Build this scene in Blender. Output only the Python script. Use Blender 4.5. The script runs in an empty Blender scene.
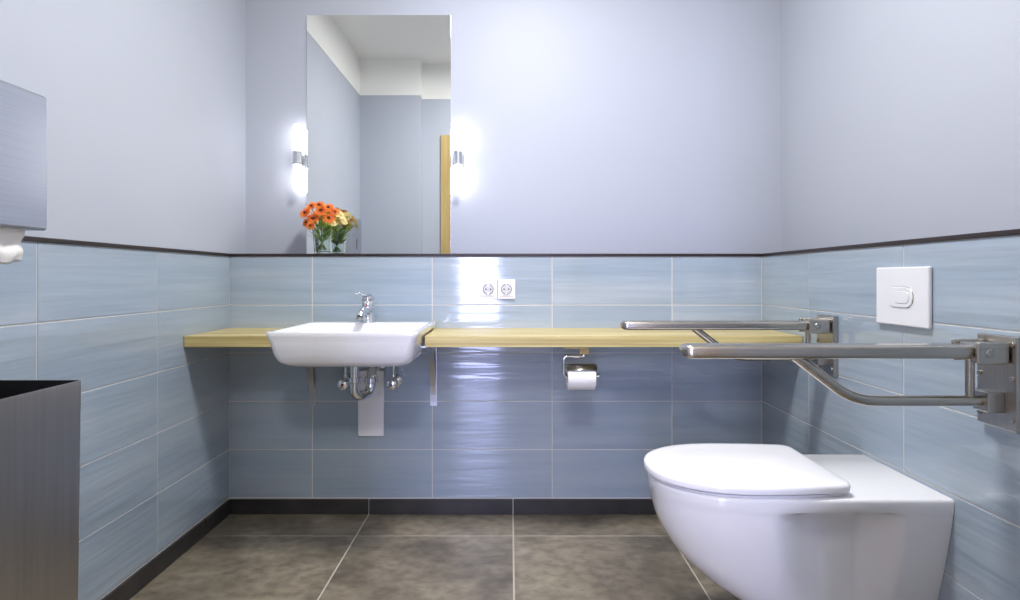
import bpy, bmesh, math, random
from mathutils import Vector, Matrix
random.seed(7)
scene = bpy.context.scene
COL = scene.collection

# ------------------------------------------------------------------ materials
def lin(c):
    return tuple(((v/255)/12.92 if v/255 <= .04045 else (((v/255)+.055)/1.055)**2.4) for v in c)

def mat(name, rgb, rough=.5, metal=0, **kw):
    m = bpy.data.materials.new(name); m.use_nodes = True
    nt = m.node_tree; b = nt.nodes['Principled BSDF']
    b.inputs['Base Color'].default_value = (*lin(rgb), 1)
    b.inputs['Roughness'].default_value = rough
    b.inputs['Metallic'].default_value = metal
    for k, v in kw.items():
        b.inputs[k].default_value = v
    return m

def N(m, t, **kw):
    n = m.node_tree.nodes.new(t)
    for k, v in kw.items():
        setattr(n, k, v)
    return n
def L(m, a, b): m.node_tree.links.new(a, b)
def bsdf(m): return m.node_tree.nodes['Principled BSDF']

def noise_ramp(m, scale, stops, nscale=1., detail=4, attr=None, target='Base Color'):
    tc = N(m, 'ShaderNodeTexCoord'); mp = N(m, 'ShaderNodeMapping')
    mp.inputs['Scale'].default_value = scale
    vec = tc.outputs['Object']
    if attr:
        a = N(m, 'ShaderNodeAttribute'); a.attribute_name = attr
        mul = N(m, 'ShaderNodeVectorMath', operation='SCALE'); mul.inputs[3].default_value = 7.0
        L(m, a.outputs['Vector'], mul.inputs[0])
        ad = N(m, 'ShaderNodeVectorMath', operation='ADD')
        L(m, vec, ad.inputs[0]); L(m, mul.outputs[0], ad.inputs[1]); vec = ad.outputs[0]
    L(m, vec, mp.inputs['Vector'])
    no = N(m, 'ShaderNodeTexNoise'); no.inputs['Scale'].default_value = nscale; no.inputs['Detail'].default_value = detail
    L(m, mp.outputs[0], no.inputs['Vector'])
    r = N(m, 'ShaderNodeValToRGB')
    els = r.color_ramp.elements
    while len(els) < len(stops): els.new(.5)
    for e, (p, c) in zip(els, stops):
        e.position = p; e.color = (*lin(c), 1)
    L(m, no.outputs[0], r.inputs[0])
    if target: L(m, r.outputs[0], bsdf(m).inputs[target])
    return no, r

def bump(m, src, strength=.1, dist=.01):
    b = N(m, 'ShaderNodeBump'); b.inputs['Strength'].default_value = strength; b.inputs['Distance'].default_value = dist
    L(m, src, b.inputs['Height']); L(m, b.outputs[0], bsdf(m).inputs['Normal'])

def bump_noise(m, scale, nscale, strength, dist, detail=2):
    tc = N(m, 'ShaderNodeTexCoord'); mp = N(m, 'ShaderNodeMapping'); mp.inputs['Scale'].default_value = scale
    L(m, tc.outputs['Object'], mp.inputs['Vector'])
    no = N(m, 'ShaderNodeTexNoise'); no.inputs['Scale'].default_value = nscale; no.inputs['Detail'].default_value = detail
    L(m, mp.outputs[0], no.inputs['Vector']); bump(m, no.outputs[0], strength, dist)

M_paint = mat('paint_blue_grey', (186, 192, 206), .5)
noise_ramp(M_paint, (1, 1, 1), [(0.3, (183, 188, 200)), (.7, (187, 192, 204))], 1.2)
bump_noise(M_paint, (1, 1, 1), 180, .04, .002)
M_white = mat('paint_white', (246, 245, 241), .6)
bump_noise(M_white, (1, 1, 1), 150, .04, .002)

M_tile = mat('tile_glazed_blue', (165, 180, 195), .08)
noise_ramp(M_tile, (1.1, 1.1, 13), [(0.2, (150, 167, 184)), (.5, (163, 178, 193)), (.8, (178, 189, 200))], 1., 1.5, 'rnd')
bsdf(M_tile).inputs['Specular IOR Level'].default_value = .7
bsdf(M_tile).inputs['Coat Weight'].default_value = .8
bsdf(M_tile).inputs['Coat Roughness'].default_value = .05
bump_noise(M_tile, (1.4, 1.4, 22), 1.4, .55, .006, 2)
M_grout = mat('grout_light', (216, 214, 210), .9)
bump_noise(M_grout, (1, 1, 1), 300, .1, .001)
M_fgrout = mat('grout_floor', (196, 188, 174), .9)
bump_noise(M_fgrout, (1, 1, 1), 300, .1, .001)
M_floor = mat('tile_floor_stone', (128, 121, 110), .3)
n1, r1 = noise_ramp(M_floor, (1, 1, 1), [(.3, (118, 109, 95)), (.5, (144, 134, 117)), (.72, (172, 161, 141))], 3.2, 9, 'rnd', target=None)
n2, r2 = noise_ramp(M_floor, (1, 1.4, 1), [(.32, (176, 174, 171)), (.55, (232, 231, 229)), (.7, (255, 255, 255))], 22, 12, 'rnd', target=None)
n1.inputs['Distortion'].default_value = .8
mx = N(M_floor, 'ShaderNodeMix', data_type='RGBA', blend_type='MULTIPLY'); mx.inputs[0].default_value = .75
L(M_floor, r1.outputs[0], mx.inputs[6]); L(M_floor, r2.outputs[0], mx.inputs[7]); L(M_floor, mx.outputs[2], bsdf(M_floor).inputs['Base Color'])
bump(M_floor, n2.outputs[0], .10, .002)
M_skirt = mat('tile_skirting_dark', (56, 54, 54), .3)
noise_ramp(M_skirt, (1, 1, 1), [(.3, (46, 45, 46)), (.7, (64, 62, 61))], 8, 6)
M_trim = mat('trim_dark_brown', (48, 36, 34), .4)
noise_ramp(M_trim, (3, 3, 30), [(.3, (34, 26, 25)), (.7, (48, 37, 35))], 2)

def brushed(name, c1, c2, rough, scale, metal=1.):
    m = mat(name, c1, rough, metal)
    no, r = noise_ramp(m, scale, [(.3, c1), (.7, c2)], 1., 3)
    bump(m, no.outputs[0], .03, .0006)
    return m
M_chrome = mat('chrome', (222, 225, 228), .08, 1.)
bump_noise(M_chrome, (1, 1, 1), 8, .01, .001)
M_brk = brushed('steel_bracket', (200, 203, 207), (214, 216, 219), .3, (4, 200, 200))
M_steel = brushed('steel_brushed_rail', (178, 172, 162), (194, 188, 179), .22, (4, 200, 200))
M_steel2 = brushed('steel_brushed_plate', (172, 170, 166), (182, 180, 176), .28, (200, 200, 3))
M_bin = brushed('steel_bin', (176, 171, 164), (186, 181, 174), .33, (120, 120, 3))
M_disp = brushed('steel_dispenser', (182, 185, 190), (192, 195, 200), .28, (3, 3, 420))
M_black = mat('black_inside', (34, 33, 33), .6); bump_noise(M_black, (1, 1, 1), 60, .05, .001)
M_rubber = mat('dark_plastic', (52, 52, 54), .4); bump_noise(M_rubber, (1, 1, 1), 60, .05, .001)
M_cer = mat('ceramic_white', (243, 243, 246), .1); bsdf(M_cer).inputs['Coat Weight'].default_value = .5
bump_noise(M_cer, (1, 1, 1), 4, .01, .002)
M_plast = mat('plastic_white', (240, 240, 244), .3); bump_noise(M_plast, (1, 1, 1), 200, .01, .001)
M_well = mat('plastic_socket_well', (206, 206, 214), .45); bump_noise(M_well, (1, 1, 1), 200, .01, .001)
M_lid = mat('seat_white', (243, 243, 247), .16); bump_noise(M_lid, (1, 1, 1), 3, .01, .002)
M_paper = mat('tissue_paper', (246, 244, 242), .9); bump_noise(M_paper, (1, 1, 1), 90, .25, .003)
M_card = mat('cardboard', (150, 125, 98), .9); bump_noise(M_card, (1, 1, 1), 90, .1, .002)
M_wood = mat('oak_light', (216, 198, 144), .4)
no, r = noise_ramp(M_wood, (1.0, 14, 60), [(.25, (164, 142, 86)), (.5, (204, 186, 126)), (.8, (226, 210, 154))], 1.8, 9)
bump(M_wood, no.outputs[0], .1, .002)
M_oakd = mat('oak_door', (200, 172, 112), .45)
noise_ramp(M_oakd, (20, 20, 1.2), [(.25, (176, 148, 92)), (.8, (212, 186, 126))], 1.6, 8)
M_mirror = mat('mirror_silver', (240, 243, 242), .0, 1.)
tc = N(M_mirror, 'ShaderNodeTexNoise'); tc.inputs['Scale'].default_value = 2
rr = N(M_mirror, 'ShaderNodeMapRange'); rr.inputs[3].default_value = .0; rr.inputs[4].default_value = .012
L(M_mirror, tc.outputs[0], rr.inputs[0]); L(M_mirror, rr.outputs[0], bsdf(M_mirror).inputs['Roughness'])
M_glass = mat('glass_clear', (245, 250, 248), .01); bsdf(M_glass).inputs['Transmission Weight'].default_value = 1.; bsdf(M_glass).inputs['IOR'].default_value = 1.45
M_water = mat('water', (235, 245, 238), .0); bsdf(M_water).inputs['Transmission Weight'].default_value = 1.; bsdf(M_water).inputs['IOR'].default_value = 1.33
def emis(name, rgb, s):
    m = mat(name, (250, 250, 250), .4)
    bsdf(m).inputs['Emission Color'].default_value = (*rgb, 1)
    bsdf(m).inputs['Emission Strength'].default_value = s
    return m
M_lamp = emis('opal_glass_lit', (1, .97, .98), 9.5)
M_diff = emis('fill_diffuser', (1, .97, .95), 6)
M_orange = mat('petal_orange', (240, 118, 36), .6)
noise_ramp(M_orange, (1, 1, 1), [(.3, (238, 100, 22)), (.7, (250, 158, 72))], 40)
M_yellow = mat('petal_yellow', (240, 205, 120), .6)
noise_ramp(M_yellow, (1, 1, 1), [(.3, (246, 214, 110)), (.7, (253, 244, 196))], 40)
M_fc = mat('flower_heart', (96, 40, 18), .8); bump_noise(M_fc, (1, 1, 1), 300, .5, .002)
M_stem = mat('stem_green', (96, 138, 52), .5)
noise_ramp(M_stem, (1, 1, 1), [(.3, (98, 140, 48)), (.7, (166, 198, 96))], 30)
M_red = mat('tap_red', (170, 30, 30), .4); M_blue = mat('tap_blue', (40, 60, 160), .4)

# ------------------------------------------------------------------ geometry helpers
def empty(name, loc=(0, 0, 0)):
    e = bpy.data.objects.new(name, None); e.empty_display_size = .1; COL.objects.link(e); return e

def obj_from_bm(bm, name, material=None, parent=None, smooth=False):
    bmesh.ops.recalc_face_normals(bm, faces=bm.faces)
    me = bpy.data.meshes.new(name); bm.to_mesh(me); bm.free()
    if smooth:
        for p in me.polygons: p.use_smooth = True
    o = bpy.data.objects.new(name, me); COL.objects.link(o)
    if material: me.materials.append(material)
    if parent: o.parent = parent
    return o

def bevel(o, w, seg=3, ang=35):
    m = o.modifiers.new('bevel', 'BEVEL'); m.width = w; m.segments = seg; m.limit_method = 'ANGLE'; m.angle_limit = math.radians(ang)
    for p in o.data.polygons: p.use_smooth = True
    wn = o.modifiers.new('wn', 'WEIGHTED_NORMAL'); wn.keep_sharp = True
    return o

def add_box(bm, x0, x1, y0, y1, z0, z1):
    vs = [bm.verts.new((x, y, z)) for x in (x0, x1) for y in (y0, y1) for z in (z0, z1)]
    for f in ((0,1,3,2),(4,6,7,5),(0,4,5,1),(2,3,7,6),(0,2,6,4),(1,5,7,3)):
        bm.faces.new([vs[i] for i in f])
    return vs

def box(name, x0, x1, y0, y1, z0, z1, material, bw=0, parent=None, seg=3):
    bm = bmesh.new(); add_box(bm, x0, x1, y0, y1, z0, z1)
    o = obj_from_bm(bm, name, material, parent)
    if bw: bevel(o, bw, seg)
    return o

def boxes(name, lst, material, bw=0, parent=None, rnd=False):
    bm = bmesh.new()
    lay = bm.verts.layers.float_color.new('rnd') if rnd else None
    for b in lst:
        vs = add_box(bm, *b)
        if rnd:
            c = (random.random(), random.random(), random.random(), 1)
            for v in vs: v[lay] = c
    o = obj_from_bm(bm, name, material, parent)
    if bw: bevel(o, bw, 2)
    return o

def prism(name, pts, z0, z1, material, parent=None, bw=0):
    bm = bmesh.new()
    a = [bm.verts.new((x, y, z0)) for x, y in pts]; b = [bm.verts.new((x, y, z1)) for x, y in pts]
    n = len(pts); bm.faces.new(a); bm.faces.new(b)
    for i in range(n): bm.faces.new((a[i], a[(i+1) % n], b[(i+1) % n], b[i]))
    o = obj_from_bm(bm, name, material, parent)
    if bw: bevel(o, bw, 2)
    return o

def loft(name, rings, material, parent=None, cap0=True, cap1=True, smooth=True, closed=False, bm=None):
    own = bm is None
    if own: bm = bmesh.new()
    R = [[bm.verts.new(p) for p in r] for r in rings]
    n = len(R[0])
    seq = list(zip(R[:-1], R[1:]))
    if closed: seq.append((R[-1], R[0]))
    for a, b in seq:
        for i in range(n):
            j = (i+1) % n
            bm.faces.new((a[i], a[j], b[j], b[i]))
    if cap0 and not closed: bm.faces.new(R[0])
    if cap1 and not closed: bm.faces.new(R[-1])
    if own: return obj_from_bm(bm, name, material, parent, smooth)

def sharp_smooth(o, ang=40):
    me = o.data
    bm = bmesh.new(); bm.from_mesh(me)
    for e in bm.edges:
        if len(e.link_faces) == 2 and e.calc_face_angle(0) > math.radians(ang): e.smooth = False
    bm.to_mesh(me); bm.free()
    for p in me.polygons: p.use_smooth = True
    return o

def frame(axis):
    axis = Vector(axis).normalized()
    up = Vector((0, 0, 1)) if abs(axis.z) < .9 else Vector((1, 0, 0))
    u = axis.cross(up).normalized(); v = axis.cross(u).normalized()
    return u, v

def revolve(name, base, axis, prof, material, parent=None, seg=32, bm=None):
    base = Vector(base); axis = Vector(axis).normalized(); u, v = frame(axis)
    rings = []
    for t, r in prof:
        rings.append([base + axis*t + (u*math.cos(2*math.pi*i/seg) + v*math.sin(2*math.pi*i/seg))*max(r, 1e-4) for i in range(seg)])
    o = loft(name, rings, material, parent, bm=bm)
    if o: sharp_smooth(o)
    return o

def cyl(name, p0, p1, r, material, parent=None, bw=None, seg=28):
    p0 = Vector(p0); p1 = Vector(p1); l = (p1-p0).length
    b = bw if bw is not None else min(r*.15, l*.1)
    return revolve(name, p0, p1-p0, [(0, r-b), (b, r), (l-b, r), (l, r-b)], material, parent, seg)

def fillet(pts, rad, n=8):
    pts = [Vector(p) for p in pts]; out = [pts[0]]
    for i in range(1, len(pts)-1):
        p = pts[i]; a = (pts[i-1]-p); b = (pts[i+1]-p)
        r = min(rad, a.length*.49, b.length*.49)
        s = p+a.normalized()*r; e = p+b.normalized()*r
        for k in range(n+1):
            t = k/n
            out.append(s*(1-t)**2 + p*2*t*(1-t) + e*t*t)
    out.append(pts[-1]); return out

def tube(name, pts, r, material, parent=None, rad=0, seg=20, bm=None, r1=None):
    P = fillet(pts, rad) if rad else [Vector(p) for p in pts]
    rings = []; t0 = (P[1]-P[0]).normalized(); u, v = frame(t0)
    for i, p in enumerate(P):
        t = ((P[min(i+1, len(P)-1)] - P[max(i-1, 0)])).normalized()
        u = (u - t*u.dot(t)).normalized(); v = t.cross(u)
        rr = r if r1 is None else r + (r1-r)*i/(len(P)-1)
        rings.append([p + (u*math.cos(2*math.pi*k/seg) + v*math.sin(2*math.pi*k/seg))*rr for k in range(seg)])
    o = loft(name, rings, material, parent, bm=bm)
    if o: sharp_smooth(o, 60)
    return o

def rrect(cx, cy, hx, hy, r, z, n=8):
    pts = []
    for (sx, sy, a0) in ((1, 1, 0), (-1, 1, 90), (-1, -1, 180), (1, -1, 270)):
        for k in range(n+1):
            a = math.radians(a0 + 90*k/n)
            pts.append(Vector((cx+sx*(hx-r)+r*math.cos(a), cy+sy*(hy-r)+r*math.sin(a), z)))
    return pts

# ------------------------------------------------------------------ dimensions
XL, XR, XRU = -1.171, 1.05, 1.204
YB, YBU = 2.46, 2.62
YR1, YR2 = .62, .52
ZC, ZBAND = 2.69, 2.41
ZT = 1.0725
ROW0, ROWH = .0665, .2012
G = .0018
TT = .012                    # trim thickness

# walls
wb = box('wall_back', -1.32, 1.35, YBU, YBU+.12, -.05, ZC, M_paint)
box('ledge', XL, XRU, YB+.0016, YBU, -.02, ZT, M_grout, parent=wb)
wl = box('wall_left', XL-.15, XL-.002, YR2, YBU, -.05, ZC, M_paint)
box('tile_bed', XL-.01, XL-.0004, YR1, YB+.01, 0, ZT, M_grout, parent=wl)
wr = box('wall_right', XRU, XRU+.15, YR2, YBU, -.05, ZC, M_paint)
box('ledge', XR+.0016, XRU, YR2, YB+.004, -.02, ZT, M_grout, parent=wr)

def split(a0, a1, off, step, g=G):
    k = math.floor((a0-off)/step); out = []
    p = off + k*step
    while p < a1:
        s = max(p, a0); e = min(p+step, a1)
        if e - s > .012: out.append((s+g, e-g))
        p += step
    return out
rows = [(ROW0+i*ROWH+G, ROW0+(i+1)*ROWH-G) for i in range(5)]
boxes('tiles', [(a, b, YB, YB+.007, z0, z1) for a, b in split(XL, XR, .176, .5) for z0, z1 in rows], M_tile, .0014, wb, True)
boxes('tiles', [(XL-.006, XL+.0015, a, b, z0, z1) for a, b in split(YR1, YB, YB, .5) for z0, z1 in rows], M_tile, .0014, wl, True)
boxes('tiles', [(XR, XR+.007, a, b, z0, z1) for a, b in split(YR2, YB, 2.075, .5) for z0, z1 in rows], M_tile, .0014, wr, True)

# skirting
sk = .0625
boxes('baseboard_back', [(a, b, YB-.008, YB+.002, .001, sk) for a, b in split(XL, XR, .0125, .6)], M_skirt, .001)
boxes('baseboard_left', [(XL-.001, XL+.009, a, b, .001, sk) for a, b in split(YR1, YB-.008, 2.25, .6)], M_skirt, .001)
boxes('baseboard_right', [(XR-.008, XR+.002, a, b, .001, sk) for a, b in split(YR2, YB-.008, 2.25, .6)], M_skirt, .001)
# trim caps
box('trim_1', XL, XRU, YB-.004, YBU, ZT, ZT+TT, M_trim, .002)
box('trim_2', XL-.003, XL+.007, YR1, YB-.004, ZT, ZT+TT, M_trim, .002)
box('trim_3', XR-.004, XRU, YR2, YB-.004, ZT, ZT+TT, M_trim, .002)

# floor
fl = box('floor', -2.2, 2.2, -2.5, 2.7, -.12, -.001, M_fgrout)
ft = []
for a, b in split(-2.1, 2.1, .0125, .6, .0028):
    for c, d in split(-2.3, YB+.02, 2.25, .6, .0028):
        ft.append((a, b, c, d, -.01, 0))
boxes('floor_tiles', ft, M_floor, .0008, fl, True)
ce = box('ceiling', -2.2, 2.2, -2.5, 2.75, ZC, ZC+.1, M_white)

# rear walls with doorway
DX = .47
wf = boxes('wall_front', [(XL-.15, -.70, YR1-.2, YR1, 0, ZC), (-.70, -DX, .38, YR2, 0, ZC), (DX, XRU+.15, .38, YR2, 0, ZC), (-DX, DX, .38, YR2, 2.05, ZC)], M_paint)
boxes('trim_4', [(XL-.002, XL+.001, YR1, YBU, ZBAND, ZC), (XL, -.70, YR1, YR1+.003, ZBAND, ZC), (-.70, XRU, YR2, YR2+.003, ZBAND, ZC),
                 (XRU-.003, XRU, YR2, YBU, ZBAND, ZC), (XL, XRU, YBU-.003, YBU, ZBAND, ZC), (-.70, -.697, YR2, YR1, ZBAND, ZC)], M_white)
boxes('door_frame', [(-.55, -DX, YR2, YR2+.015, 0, 2.12), (DX, .55, YR2, YR2+.015, 0, 2.12), (-DX, DX, YR2, YR2+.015, 2.05, 2.12),
                     (-DX, -DX+.02, .36, YR2, 0, 2.05), (DX-.02, DX, .36, YR2, 0, 2.05), (-DX, DX, .36, YR2, 2.03, 2.05)], M_oakd, .002)
# hallway behind the camera, with an unseen window added for fill light and the tile streak
WX0, WX1 = -.66, -.10
boxes('wall_hallway', [(-2.2, -2.1, -2.3, .5, 0, ZC), (2.1, 2.2, -2.3, .5, 0, ZC),
                       (-2.2, -XRU, .38, .5, 0, ZC), (XRU, 2.2, .38, .5, 0, ZC),
                       (-2.2, WX0, -2.4, -2.3, 0, ZC), (WX1, 2.2, -2.4, -2.3, 0, ZC), (WX0, WX1, -2.4, -2.3, 0, .1), (WX0, WX1, -2.4, -2.3, 2.3, ZC)], M_white)
w1 = boxes('added_window_1', [(WX0, WX0+.04, -2.38, -2.32, .1, 2.3), (WX1-.04, WX1, -2.38, -2.32, .1, 2.3), (WX0+.04, WX1-.04, -2.38, -2.32, .1, .15), (WX0+.04, WX1-.04, -2.38, -2.32, 2.25, 2.3), (WX0+.04, WX1-.04, -2.38, -2.32, 1.1, 1.14)], M_white, .003)  # frame of the added window

# ------------------------------------------------------------------ mirror
mr = empty('wall_mirror')
box('glass', -.902, -.262, YBU-.006, YBU-.001, ZT+TT+.001, 2.149, M_mirror, .0015, mr)
box('backing', -.892, -.272, YBU-.0012, YBU, ZT+.03, 2.14, M_rubber, 0, mr)

# wall lamps
def wall_lamp(x):
    e = empty('wall_lamp'); y = YBU-.045; z = 1.507
    box('back_plate', x-.02, x+.02, YBU-.008, YBU, z-.035, z+.035, M_brk, .002, e)
    cyl('arm', (x, YBU-.006, z), (x, y, z), .008, M_brk, e)
    cyl('collar', (x, y, z-.030), (x, y, z+.030), .0195, M_brk, e)
    revolve('glass_up', (x, y, z+.029), (0, 0, 1), [(0, .016), (.105, .016), (.115, .012), (.118, .004)], M_lamp, e)
    revolve('glass_down', (x, y, z-.029), (0, 0, -1), [(0, .016), (.105, .016), (.115, .012), (.118, .004)], M_lamp, e)
wall_lamp(-.928); wall_lamp(-.226)

# ------------------------------------------------------------------ countertop
CF, CT, CB = 2.113, .775, .735
ct = empty('countertop')
bc = -.552
bx0, bx1, by = bc-.2465, bc+.2465, 2.36
prism('board', [(XL+.003, CF), (bx0, CF), (bx0, by), (bx1, by), (bx1, CF), (XR-.002, CF), (XR-.002, YB-.001), (XL+.003, YB-.001)], CB, CT, M_wood, ct, .0015)

def bracket(x):
    e = empty('counter_bracket')
    w = .014
    box('leg_wall', x-w, x+w, YB-.006, YB-.0005, .45, CB-.001, M_brk, .001, e)
    box('leg_top', x-w, x+w, CF+.04, YB-.0005, CB-.007, CB-.001, M_brk, .001, e)
    pts = []
    for k in range(13):
        t = math.radians(90*k/12)
        pts.append((YB-.004-.24*(1-math.cos(t)), .465+.262*math.sin(t)))
    bm = bmesh.new(); prev = None
    for i, (yy, zz) in enumerate(pts):
        a = pts[max(i-1, 0)]; b = pts[min(i+1, 12)]
        d = Vector((b[0]-a[0], b[1]-a[1])).normalized(); n = Vector((-d.y, d.x))*.003
        cur = [bm.verts.new((x+sx*w*.8, yy+s*n.x, zz+s*n.y)) for sx, s in ((-1, -1), (1, -1), (1, 1), (-1, 1))]
        if prev:
            for k in range(4): bm.faces.new((prev[k], prev[(k+1) % 4], cur[(k+1) % 4], cur[k]))
        else: bm.faces.new(cur)
        prev = cur
    bm.faces.new(prev)
    obj_from_bm(bm, 'brace', M_brk, e)
    cyl('screw', (x, YB-.0075, .49), (x, YB-.005, .49), .005, M_steel2, e)
bracket(-.822); bracket(-.318)

# ------------------------------------------------------------------ wash basin
ws = empty('wash_basin')
y0, y1 = 1.925, 2.425; cy = (y0+y1)/2; hy = (y1-y0)/2; hx = .25
ZR = .806
rings = []
def ring(ins_x, ins_f, ins_b, r, z):
    yy0 = y0+ins_f; yy1 = y1-ins_b
    return rrect(bc, (yy0+yy1)/2, hx-ins_x, (yy1-yy0)/2, r, z, 8)
rings += [ring(.11, .13, .15, .05, .679), ring(.08, .09, .13, .05, .680), ring(.055, .055, .11, .05, .685), ring(.036, .03, .09, .045, .694), ring(.026, .017, .08, .035, .706),
          ring(.018, .009, .078, .028, .73), ring(.009, .004, .072, .024, .7705)]
rings += [ring(.0085, .0035, .004, .022, .7757), ring(.002, .001, .001, .02, .79), ring(.0, .0, 0, .018, .801), ring(.001, .001, .001, .018, .805), ring(.004, .004, .004, .016, ZR)]
rings += [ring(.014, .014, .115, .03, ZR), ring(.018, .018, .12, .03, ZR-.003), ring(.03, .03, .13, .04, ZR-.04), ring(.06, .06, .16, .05, ZR-.085), ring(.12, .12, .2, .05, ZR-.1), ring(.2, .19, .24, .03, ZR-.103)]
o = loft('bowl', rings, M_cer, ws); sharp_smooth(o, 55)
revolve('drain_ring', (bc, 2.17, ZR-.1035), (0, 0, 1), [(0, .028), (.003, .028), (.005, .022), (.004, .0)], M_chrome, ws)
# faucet
fx, fy = -.57, 2.37
fa = empty('faucet')
revolve('body', (fx, fy, ZR), (0, 0, 1), [(0, .031), (.004, .031), (.008, .028), (.05, .0255), (.078, .0245), (.082, .022)], M_chrome, fa)
revolve('cap', (fx, fy, ZR+.082), (-.0, -.12, 1), [(0, .0245), (.012, .0255), (.022, .022), (.028, .010)], M_chrome, fa)
tube('spout', [(fx, fy-.005, ZR+.040), (fx, fy-.07, ZR+.050), (fx, fy-.112, ZR+.048), (fx, fy-.125, ZR+.028)], .016, M_chrome, fa, rad=.03)
cyl('aerator', (fx, fy-.125, ZR+.029), (fx, fy-.126, ZR+.019), .0135, M_steel2, fa)
rg = []
for t, w, h in ((-.012, .012, .006), (0, .016, .009), (.03, .014, .007), (.06, .012, .005), (.085, .011, .004), (.09, .007, .002)):
    c = Vector((fx-t*.25, fy-t, ZR+.108+t*.12))
    rg.append([c+Vector((w*math.cos(a), 0, h*math.sin(a))) for a in [2*math.pi*k/16 for k in range(16)]])
loft('lever', rg, M_chrome, fa)
cyl('temperature_dot', (fx, fy-.0265, ZR+.070), (fx, fy-.023, ZR+.070), .003, M_red, fa)

# drain trap + valves
tr = empty('sink_trap')
tx, ty = bc-.02, 2.17
cyl('tailpiece', (tx, ty, .60), (tx, ty, .680), .017, M_chrome, tr)
cyl('nut_1', (tx, ty, .660), (tx, ty, .678), .026, M_chrome, tr)
tube('u_bend', [(tx, ty, .62), (tx, ty, .545), (tx+.045, ty+.07, .545), (tx+.045, ty+.07, .63), (tx+.045, ty+.16, .635), (tx+.03, YB-.012, .635)], .018, M_chrome, tr, rad=.045)
cyl('nut_2', (tx, ty, .598), (tx, ty, .62), .025, M_chrome, tr)
cyl('nut_3', (tx+.045, ty+.07, .585), (tx+.045, ty+.07, .607), .025, M_chrome, tr)
revolve('wall_rosette', (tx+.03, YB-.001, .635), (0, -1, 0), [(0, .036), (.006, .034), (.014, .022)], M_chrome, tr)
def valve(x, capm):
    e = empty('angle_valve'); z = .555
    revolve('rosette', (x, YB-.0005, z), (0, -1, 0), [(0, .028), (.004, .027), (.012, .014)], M_chrome, e)
    cyl('stem', (x, YB-.01, z), (x, YB-.075, z), .011, M_chrome, e)
    cyl('hex_body', (x, YB-.04, z), (x, YB-.062, z), .016, M_chrome, e, seg=6)
    revolve('handle', (x, YB-.072, z), (0, -1, 0), [(0, .019), (.004, .023), (.022, .021), (.026, .014)], M_chrome, e, seg=12)
    revolve('mark', (x, YB-.0975, z), (0, -1, 0), [(0, .005), (.0015, .004)], capm, e)
    cyl('outlet', (x, YB-.05, z), (x, YB-.05, z+.04), .009, M_chrome, e)
    tube('hose', [(x, YB-.05, z+.04), (x, YB-.05, z+.09), (x+(bc-x)*.45, YB-.075, .68), (x+(bc-x)*.6, YB-.09, .728)], .006, M_chrome, e, rad=.04)
valve(-.672, M_red); valve(-.475, M_blue)
box('access_panel', -.632, -.523, YB-.014, YB-.0005, .325, .60, M_plast, .005)

# ------------------------------------------------------------------ sockets
so = empty('power_socket')
sx0, sx1, sz0, sz1 = -.127, .022, .896, .977
mid = (sx0+sx1)/2; zc = (sz0+sz1)/2
box('mount_frame', sx0+.003, sx1-.003, YB-.004, YB-.0005, sz0+.003, sz1-.003, M_rubber, 0, so)
for a, b in ((sx0, mid-.0008), (mid+.0008, sx1)):
    c = (a+b)/2
    box('frame', a, b, YB-.009, YB-.0035, sz0, sz1, M_plast, .0025, so)
    box('insert', c-.029, c+.029, YB-.0125, YB-.008, zc-.029, zc+.029, M_plast, .003, so)
    revolve('rim', (c, YB-.0124, zc), (0, -1, 0), [(0, .0245), (.0035, .024), (.0035, .0220), (.0004, .0215)], M_plast, so)
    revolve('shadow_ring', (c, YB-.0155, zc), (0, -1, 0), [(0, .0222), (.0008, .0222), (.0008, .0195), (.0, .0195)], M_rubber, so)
    cyl('well', (c, YB-.0124, zc), (c, YB-.0162, zc), .0200, M_well, so, bw=.0002)
    for dx in (-.0095, .0095):
        cyl('pin_hole', (c+dx, YB-.0158, zc), (c+dx, YB-.0166, zc), .0032, M_black, so)
    for dz in (-.0175, .0175):
        box('earth_clip', c-.002, c+.002, YB-.0172, YB-.0155, zc+dz-.0025, zc+dz+.0025, M_chrome, 0, so)

# ------------------------------------------------------------------ toilet paper holder
tp = empty('toilet_paper_holder')
px0, py, pz = .209, 2.165, .622
box('mount_plate', px0-.012, px0+.075, py-.03, py+.03, CB-.009, CB-.001, M_wood, .001, tp)
box('post_top', px0+.045, px0+.08, py-.012, py+.012, CB-.030, CB-.008, M_oakd, .002, tp)
tube('bar', [(px0+.062, py, CB-.026), (px0+.062, py, CB-.040), (px0-.012, py, CB-.040), (px0-.012, py, pz), (px0+.118, py, pz)], .0065, M_chrome, tp, rad=.014)
RR = .045
def rollsec(x, r): return [Vector((x, py+r*math.cos(2*math.pi*k/40), pz-.004+r*math.sin(2*math.pi*k/40))) for k in range(40)]
o = loft('roll', [rollsec(px0, .02), rollsec(px0, RR-.003), rollsec(px0+.003, RR), rollsec(px0+.099, RR), rollsec(px0+.102, RR-.003), rollsec(px0+.102, .02)], M_paper, tp, closed=True); sharp_smooth(o)
o = loft('core', [rollsec(px0+.001, .0195), rollsec(px0+.101, .0195), rollsec(px0+.101, .0175), rollsec(px0+.001, .0175)], M_card, tp, closed=True)
cyl('end_knob', (px0+.112, py, pz), (px0+.119, py, pz), .011, M_chrome, tp)
bm = bmesh.new(); prev = None
for k in range(15):
    a = math.radians(60+82*k/14)
    cur = [bm.verts.new((x, py+rr*math.cos(a)*1.0, pz-.004+rr*math.sin(a))) for x, rr in ((px0-.004, .048), (px0+.106, .048), (px0+.106, .0495), (px0-.004, .0495))]
    if prev:
        for j in range(4): bm.faces.new((prev[j], prev[(j+1) % 4], cur[(j+1) % 4], cur[j]))
    else: bm.faces.new(cur)
    prev = cur
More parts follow.
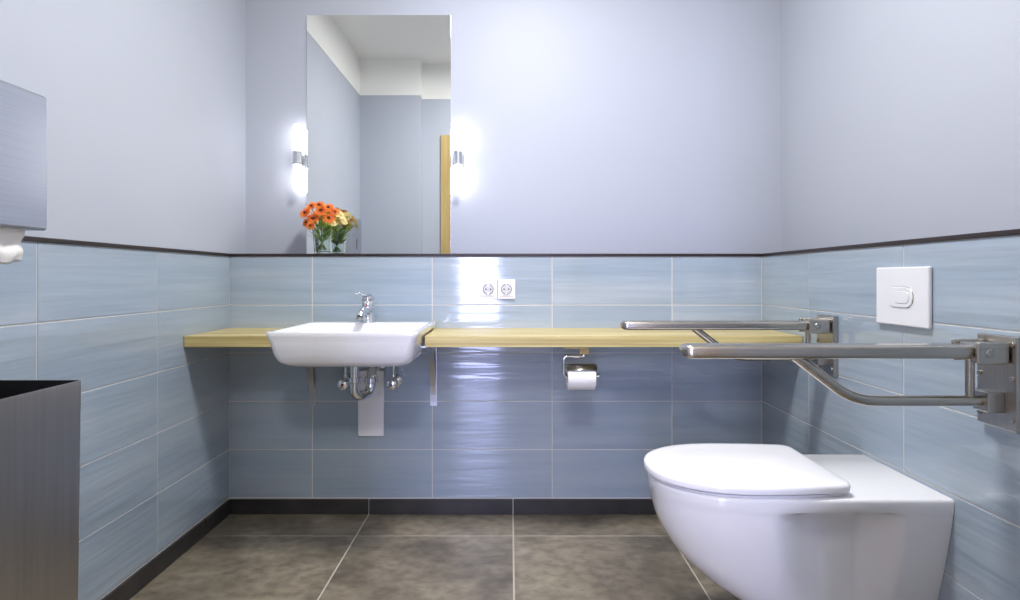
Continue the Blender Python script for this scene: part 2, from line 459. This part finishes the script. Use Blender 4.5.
bm.faces.new(prev); obj_from_bm(bm, 'cover', M_steel2, tp, True)

# ------------------------------------------------------------------ flowers
fv = empty('flower_vase')
vx, vy, vz = -.797, 2.505, ZT+TT+.0005
revolve('glass', (vx, vy, vz), (0, 0, 1), [(0, .030), (.002, .033), (.06, .036), (.112, .041), (.112, .0385), (.06, .0335), (.012, .0305), (.010, .0)], M_glass, fv, 40)
revolve('water', (vx, vy, vz+.0102), (0, 0, 1), [(0, .030), (.05, .0331), (.065, .0333), (.0652, .0)], M_water, fv, 40)
def flower(pos, nrm, r, M, bmP, bmC):
    nrm = Vector(nrm).normalized(); u, v = frame(nrm); pos = Vector(pos)
    for layer, (n, rr, lift) in enumerate(((16, 1., .12), (14, .8, .28), (10, .5, .45))):
        off = random.random()
        for i in range(n):
            a = 2*math.pi*(i+off)/n + random.uniform(-.06, .06)
            d = u*math.cos(a)+v*math.sin(a); s = nrm.cross(d)
            w = r*.15; L_ = r*rr*random.uniform(.92, 1.05)
            p = [pos + d*(r*.12) - s*w*.4, pos + d*(r*.12) + s*w*.4,
                 pos + d*L_*.6 + s*w + nrm*(lift*r*.5), pos + d*L_ + s*w*.3 + nrm*(lift*r*.35), pos + d*L_ - s*w*.3 + nrm*(lift*r*.35), pos + d*L_*.6 - s*w + nrm*(lift*r*.5)]
            bmP.faces.new([bmP.verts.new(q) for q in p])
    revolve('', pos - nrm*r*.05, nrm, [(0, r*.2), (r*.3, r*.24), (r*.4, r*.12), (r*.41, 0)], None, None, 10, bm=bmC)
bo, byl, bcn, bst = bmesh.new(), bmesh.new(), bmesh.new(), bmesh.new()
heads = [(-.066, -.02, .180, .030), (-.03, -.03, .155, .032), (.004, -.035, .188, .031), (-.008, -.02, .213, .026), (-.046, 0, .211, .027), (.034, -.025, .158, .029), (.028, -.01, .203, .026), (-.038, -.04, .126, .022), (.056, -.01, .185, .022), (-.068, .005, .142, .022)]
for dx, dy, dz, r in heads:
    p = Vector((vx+dx, vy+dy*.8, vz+dz-.008))
    flower(p, (dx*6, -1+dy*2, .55 + (dz-.17)*8), r, None, bo, bcn)
    tube('', [(vx-dx*.2, vy-dy*.3, vz+.018), (vx+dx*.4, vy+dy*.3, vz+.1), p-Vector((0, -.006, .004))], .0017, None, seg=6, bm=bst)
for dx, dy, dz, r in [(.03, .035, .175, .024), (.062, .02, .145, .024), (.0, .045, .155, .024), (-.03, .04, .17, .022), (.055, .035, .18, .024), (.015, .04, .195, .02), (.078, .0, .165, .021), (.046, -.012, .130, .019), (.088, .015, .14, .02)]:
    p = Vector((vx+dx, vy+dy, vz+dz))
    flower(p, (dx*8, .9 if dy > .02 else -.5, .4), r, None, byl, byl)
    tube('', [(vx-dx*.2, vy-dy*.2, vz+.018), (vx+dx*.3, vy+dy*.3, vz+.1), p], .0015, None, seg=6, bm=bst)
for i in range(70):
    a = random.uniform(0, 2*math.pi); el = random.uniform(.1, 1.1)
    d = Vector((math.cos(a)*math.cos(el), math.sin(a)*math.cos(el)*.6, math.sin(el)))
    b0 = Vector((vx, vy, vz+.1)) + Vector((math.cos(a)*.02, math.sin(a)*.02, random.uniform(-.05, .02)))
    l = random.uniform(.04, .075); s = d.cross(Vector((0, 0, 1))).normalized()*random.uniform(.004, .009)
    q = [b0, b0+d*l*.4+s, b0+d*l*.8+s*.6, b0+d*l, b0+d*l*.8-s*.6, b0+d*l*.4-s]
    for w_ in q: w_.y = min(w_.y, YBU-.02)
    bst.faces.new([bst.verts.new(x) for x in q])
obj_from_bm(bo, 'orange_petals', M_orange, fv); obj_from_bm(byl, 'yellow_petals', M_yellow, fv)
obj_from_bm(bcn, 'flower_hearts', M_fc, fv); obj_from_bm(bst, 'stems_leaves', M_stem, fv)

# ------------------------------------------------------------------ flush plate
fp = empty('flush_plate')
fy0, fy1, fz0, fz1 = 1.464, 1.674, .856, 1.012
fyc, fzc = (fy0+fy1)/2, (fz0+fz1)/2
box('plate', XR-.012, XR-.0005, fy0, fy1, fz0, fz1, M_plast, .004, fp)
def ov(x, hy_, hz, r, dy=0): return [Vector((x, p.x+dy, p.y)) for p in rrect(fyc, fzc-.002, hy_, hz, r, 0)]
for nm, hy_, hz, a, b, mm, dy in (('button_ring', .052, .028, .0115, .0135, M_steel, 0), ('button', .0505, .0265, .0115, .0150, M_plast, 0), ('button_small_ring', .0315, .0175, .0145, .0155, M_steel, -.008), ('button_small', .0303, .0163, .0145, .0165, M_plast, -.008)):
    r_ = min(hy_, hz)*.98
    o = loft(nm, [ov(XR-a, hy_, hz, r_, dy), ov(XR-b+.001, hy_, hz, r_, dy), ov(XR-b, hy_-.001, hz-.001, r_-.001, dy)], mm, fp); sharp_smooth(o)

# ------------------------------------------------------------------ toilet
to = empty('toilet')
TY = 1.575
def ss(a, b, x):
    t = max(0, min(1, (x-a)/(b-a))); return t*t*(3-2*t)
def sect(z, xf, wbw, xc, wn, wfl, n=26, xe=XR-.001):
    half = []
    for i in range(n+1):
        t = i/n
        X = xf + (xc-xf)*(1-math.cos(t*math.pi/2))
        q = (xc-X)/(xc-xf)
        w = wbw*max(0, 1-q**2.25)**(1/2.25)
        half.append((X, w))
    m = 60
    for i in range(1, m+1):
        X = xc + (xe-xc)*i/m
        w = wbw + (wn-wbw)*ss(xc, xc+.16, X)
        w = w + (wfl-w)*ss(.872, .945, X)
        half.append((X, w))
    pts = [Vector((X, TY-w, z)) for X, w in half] + [Vector((X, TY+w, z)) for X, w in reversed(half[1:])]
    return pts
lv = [(.070, .76, .062, .82, .06, .098), (.078, .73, .07, .80, .064, .102), (.10, .68, .08, .77, .067, .106), (.13, .62, .09, .73, .069, .111), (.157, .573, .10, .70, .070, .118), (.20, .512, .118, .67, .072, .130),
      (.25, .458, .138, .65, .073, .143), (.29, .425, .152, .64, .074, .153), (.33, .402, .164, .63, .076, .162), (.36, .389, .171, .62, .080, .168), (.39, .381, .1765, .615, .092, .174),
      (.407, .3785, .178, .61, .112, .177), (.417, .377, .179, .61, .14, .178), (.424, .3755, .18, .61, .170, .18), (.428, .375, .181, .61, .181, .181), (.452, .372, .182, .6, .182, .182), (.457, .3735, .1805, .6, .1805, .1805), (.459, .378, .176, .6, .176, .176)]
o = loft('pan', [sect(*l) for l in lv], M_cer, to); sharp_smooth(o, 70)

def dshape(z, ins, n=30, x0=.362, x1=.822, hw=.186, xc=.60, rc=.03):
    xf = x0+ins; w0 = hw-ins; xb = x1-ins
    half = []
    for i in range(n+1):
        t = i/n
        X = xf + (xc-xf)*(1-math.cos(t*math.pi/2)); q = (xc-X)/(xc-xf)
        half.append((X, w0*max(0, 1-q**2.2)**(1/2.2)))
    for i in range(1, 6): half.append((xc+(xb-rc-xc)*i/5, w0-.012*(i/5)**2))
    wE = w0-.012
    for k in range(1, 7):
        a = math.radians(90*k/6); half.append((xb-rc+rc*math.sin(a), wE-rc+rc*math.cos(a)))
    return [Vector((X, TY-w, z)) for X, w in half] + [Vector((X, TY+w, z)) for X, w in reversed(half[1:])]
o = loft('seat', [dshape(.4595, .014), dshape(.461, .011), dshape(.4655, .011), dshape(.4665, .016)], M_lid, to); sharp_smooth(o)
rs = [dshape(.4705, .006), dshape(.4725, .001), dshape(.4845, 0), dshape(.4895, .002), dshape(.4925, .007), dshape(.4945, .018), dshape(.496, .04), dshape(.4975, .08), dshape(.4985, .12, rc=.02)]
rs = [[Vector((p.x, p.y, p.z-.001)) for p in r_] for r_ in rs]
o = loft('lid', rs, M_lid, to); sharp_smooth(o)
for dy in (-.085, .085):
    cyl('hinge', (.825, TY+dy-.018, .470), (.825, TY+dy+.018, .470), .0105, M_chrome, to)
    cyl('hinge_base', (.832, TY+dy, .4585), (.832, TY+dy, .466), .016, M_chrome, to)

# ------------------------------------------------------------------ grab rails
def grab_rail(y):
    e = empty('grab_rail')
    tip, zt, zl = .363, .828, .722
    sec = []
    for x, s in ((tip, .35), (tip+.003, .7), (tip+.010, .92), (tip+.02, 1.), (.985, 1.)):
        hw, hh = .026*s, .0145*s
        sec.append([Vector((x, y+p.x, zt+p.y)) for p in rrect(0, 0, hw, hh, min(hw, hh)*.6, 0, 6)])
    o = loft('top_bar', sec, M_steel, e); sharp_smooth(o, 50)
    tube('brace', [(.605, y, zt-.01), (.73, y, zl), (XR-.03, y, zl)], .0115, M_steel, e, rad=.05)
    tube('strut', [(.978, y, zt-.01), (.978, y, zl)], .0085, M_steel, e)
    for s in (-1, 1):
        box('hinge_cheek', .965, XR-.018, y+s*.033-.005, y+s*.033+.005, zt-.024, zt+.022, M_steel, .004, e)
    cyl('hinge_pin', (.99, y-.041, zt), (.99, y+.041, zt), .009, M_steel2, e)
    box('hinge_block', .975, XR-.018, y-.027, y+.027, zt-.02, zt+.018, M_steel2, .003, e)
    box('wall_plate', XR-.016, XR-.0005, y-.052, y+.052, .665, .862, M_steel2, .003, e)
    box('lower_block', XR-.05, XR-.015, y-.022, y+.022, zl-.022, zl+.022, M_steel2, .003, e)
    for zz in (.69, .775, .845):
        for s in (-1, 1):
            cyl('bolt', (XR-.016, y+s*.042, zz), (XR-.020, y+s*.042, zz), .0055, M_steel, e)
grab_rail(1.937); grab_rail(1.255)

# ------------------------------------------------------------------ waste bin
wbn = empty('waste_bin')
x0, x1, ya, yb = -1.155, -.905, .95, 1.25
zt = .767
cx, cyy, hxx, hyy = (x0+x1)/2, (ya+yb)/2, (x1-x0)/2, (yb-ya)/2
rg = [rrect(cx, cyy, hxx-.006, hyy-.006, .008, .004), rrect(cx, cyy, hxx, hyy, .008, zt-.004), rrect(cx, cyy, hxx-.0004, hyy-.0004, .008, zt), rrect(cx, cyy, hxx-.003, hyy-.003, .006, zt)]
o = loft('shell', rg, M_bin, wbn, cap1=False); sharp_smooth(o)
o = loft('liner', [rrect(cx, cyy, hxx-.0031, hyy-.0031, .006, zt), rrect(cx, cyy, hxx-.005, hyy-.005, .006, .3), rrect(cx, cyy, hxx-.014, hyy-.012, .006, .02)], M_black, wbn, cap0=False); sharp_smooth(o)
o = loft('foot', [rrect(cx, cyy, hxx-.010, hyy-.010, .006, 0), rrect(cx, cyy, hxx-.010, hyy-.010, .006, .006)], M_rubber, wbn)

# ------------------------------------------------------------------ towel dispenser
td = empty('paper_towel_dispenser')
dx0, dx1, dy0, dy1, dz0, dz1 = XL-.0015, -1.05, 1.06, 1.338, 1.090, 1.393
box('housing', dx0, dx1, dy0, dy1, dz0+.0, dz1, M_disp, .004, td)
box('front_cover', dx1-.002, dx1+.003, dy0+.003, dy1-.003, dz0+.003, dz1-.003, M_disp, .0025, td)
cyl('lock', (dx1+.002, (dy0+dy1)/2, dz1-.03), (dx1+.006, (dy0+dy1)/2, dz1-.03), .008, M_chrome, td)
box('viewing_slot', dx1+.0025, dx1+.004, (dy0+dy1)/2-.006, (dy0+dy1)/2+.006, 1.18, 1.25, M_black, .0, td)
bm = bmesh.new(); nx, nz = 20, 12
grid = []
for j in range(nz+1):
    row = []
    for i in range(nx+1):
        yy = 1.10+.205*i/nx; zz = dz0+.006-.080*j/nz - .004*math.sin(i*.9)*(j/nz)
        xx = -1.080 + .005*math.sin(i*1.3+j*.5)*(j/nz) + .004*math.sin(j*.9)
        row.append(bm.verts.new((xx, yy, zz)))
    grid.append(row)
for j in range(nz):
    for i in range(nx): bm.faces.new((grid[j][i], grid[j][i+1], grid[j+1][i+1], grid[j+1][i]))
o = obj_from_bm(bm, 'hanging_towel', M_paper, td, True)
m = o.modifiers.new('s', 'SOLIDIFY'); m.thickness = .003

# ------------------------------------------------------------------ lights
def area(name, loc, rot, size, power, col, shape='DISK', sy=None):
    d = bpy.data.lights.new(name, 'AREA'); d.energy = power; d.color = col; d.shape = shape; d.size = size
    if sy: d.size_y = sy
    o = bpy.data.objects.new(name, d); o.location = loc; o.rotation_euler = rot; COL.objects.link(o); return o
def ceiling_fill(x, y, r, power, col):  # unseen ceiling fixture, added as soft fill for room and hallway
    e = empty('ceiling_fill')
    revolve('housing', (x, y, ZC-.0005), (0, 0, -1), [(0, r), (.03, r), (.034, r-.012)], M_plast, e, 48)
    revolve('diffuser', (x, y, ZC-.0345), (0, 0, -1), [(0, r-.014), (.006, r-.02), (.008, r*.5)], M_diff, e, 48)
    a = area('fill_light', (x, y, ZC-.05), (0, 0, 0), r*1.8, power, col); a.parent = e
ceiling_fill(.1, 1.40, .2, 38, (1, .985, .97))
ceiling_fill(0, -.9, .25, 38, (1, .97, .96))  # added hallway fill, lights the room through the doorway
area('window_fill', ((WX0+WX1)/2, -2.42, 1.2), (math.radians(90), 0, 0), WX1-WX0, 74, (.52, .56, 1), 'RECTANGLE', 2.2)  # added bluish fill behind the invented window, also reflected in the tiles

w = bpy.data.worlds.new('World'); scene.world = w; w.use_nodes = True
bg = w.node_tree.nodes['Background']; bg.inputs[0].default_value = (.62, .68, 1, 1); bg.inputs[1].default_value = 1.0

# ------------------------------------------------------------------ camera
cam = bpy.data.cameras.new('camera'); co = bpy.data.objects.new('camera', cam); COL.objects.link(co)
co.location = (0, 0, .983); co.rotation_euler = (math.radians(90), 0, 0)
cam.sensor_width = 36; cam.lens = 590/1020*36; cam.shift_y = -22/1020
cam.clip_start = .02
scene.camera = co
scene.view_settings.view_transform = 'Standard'
scene.view_settings.look = 'None'
scene.view_settings.exposure = .08
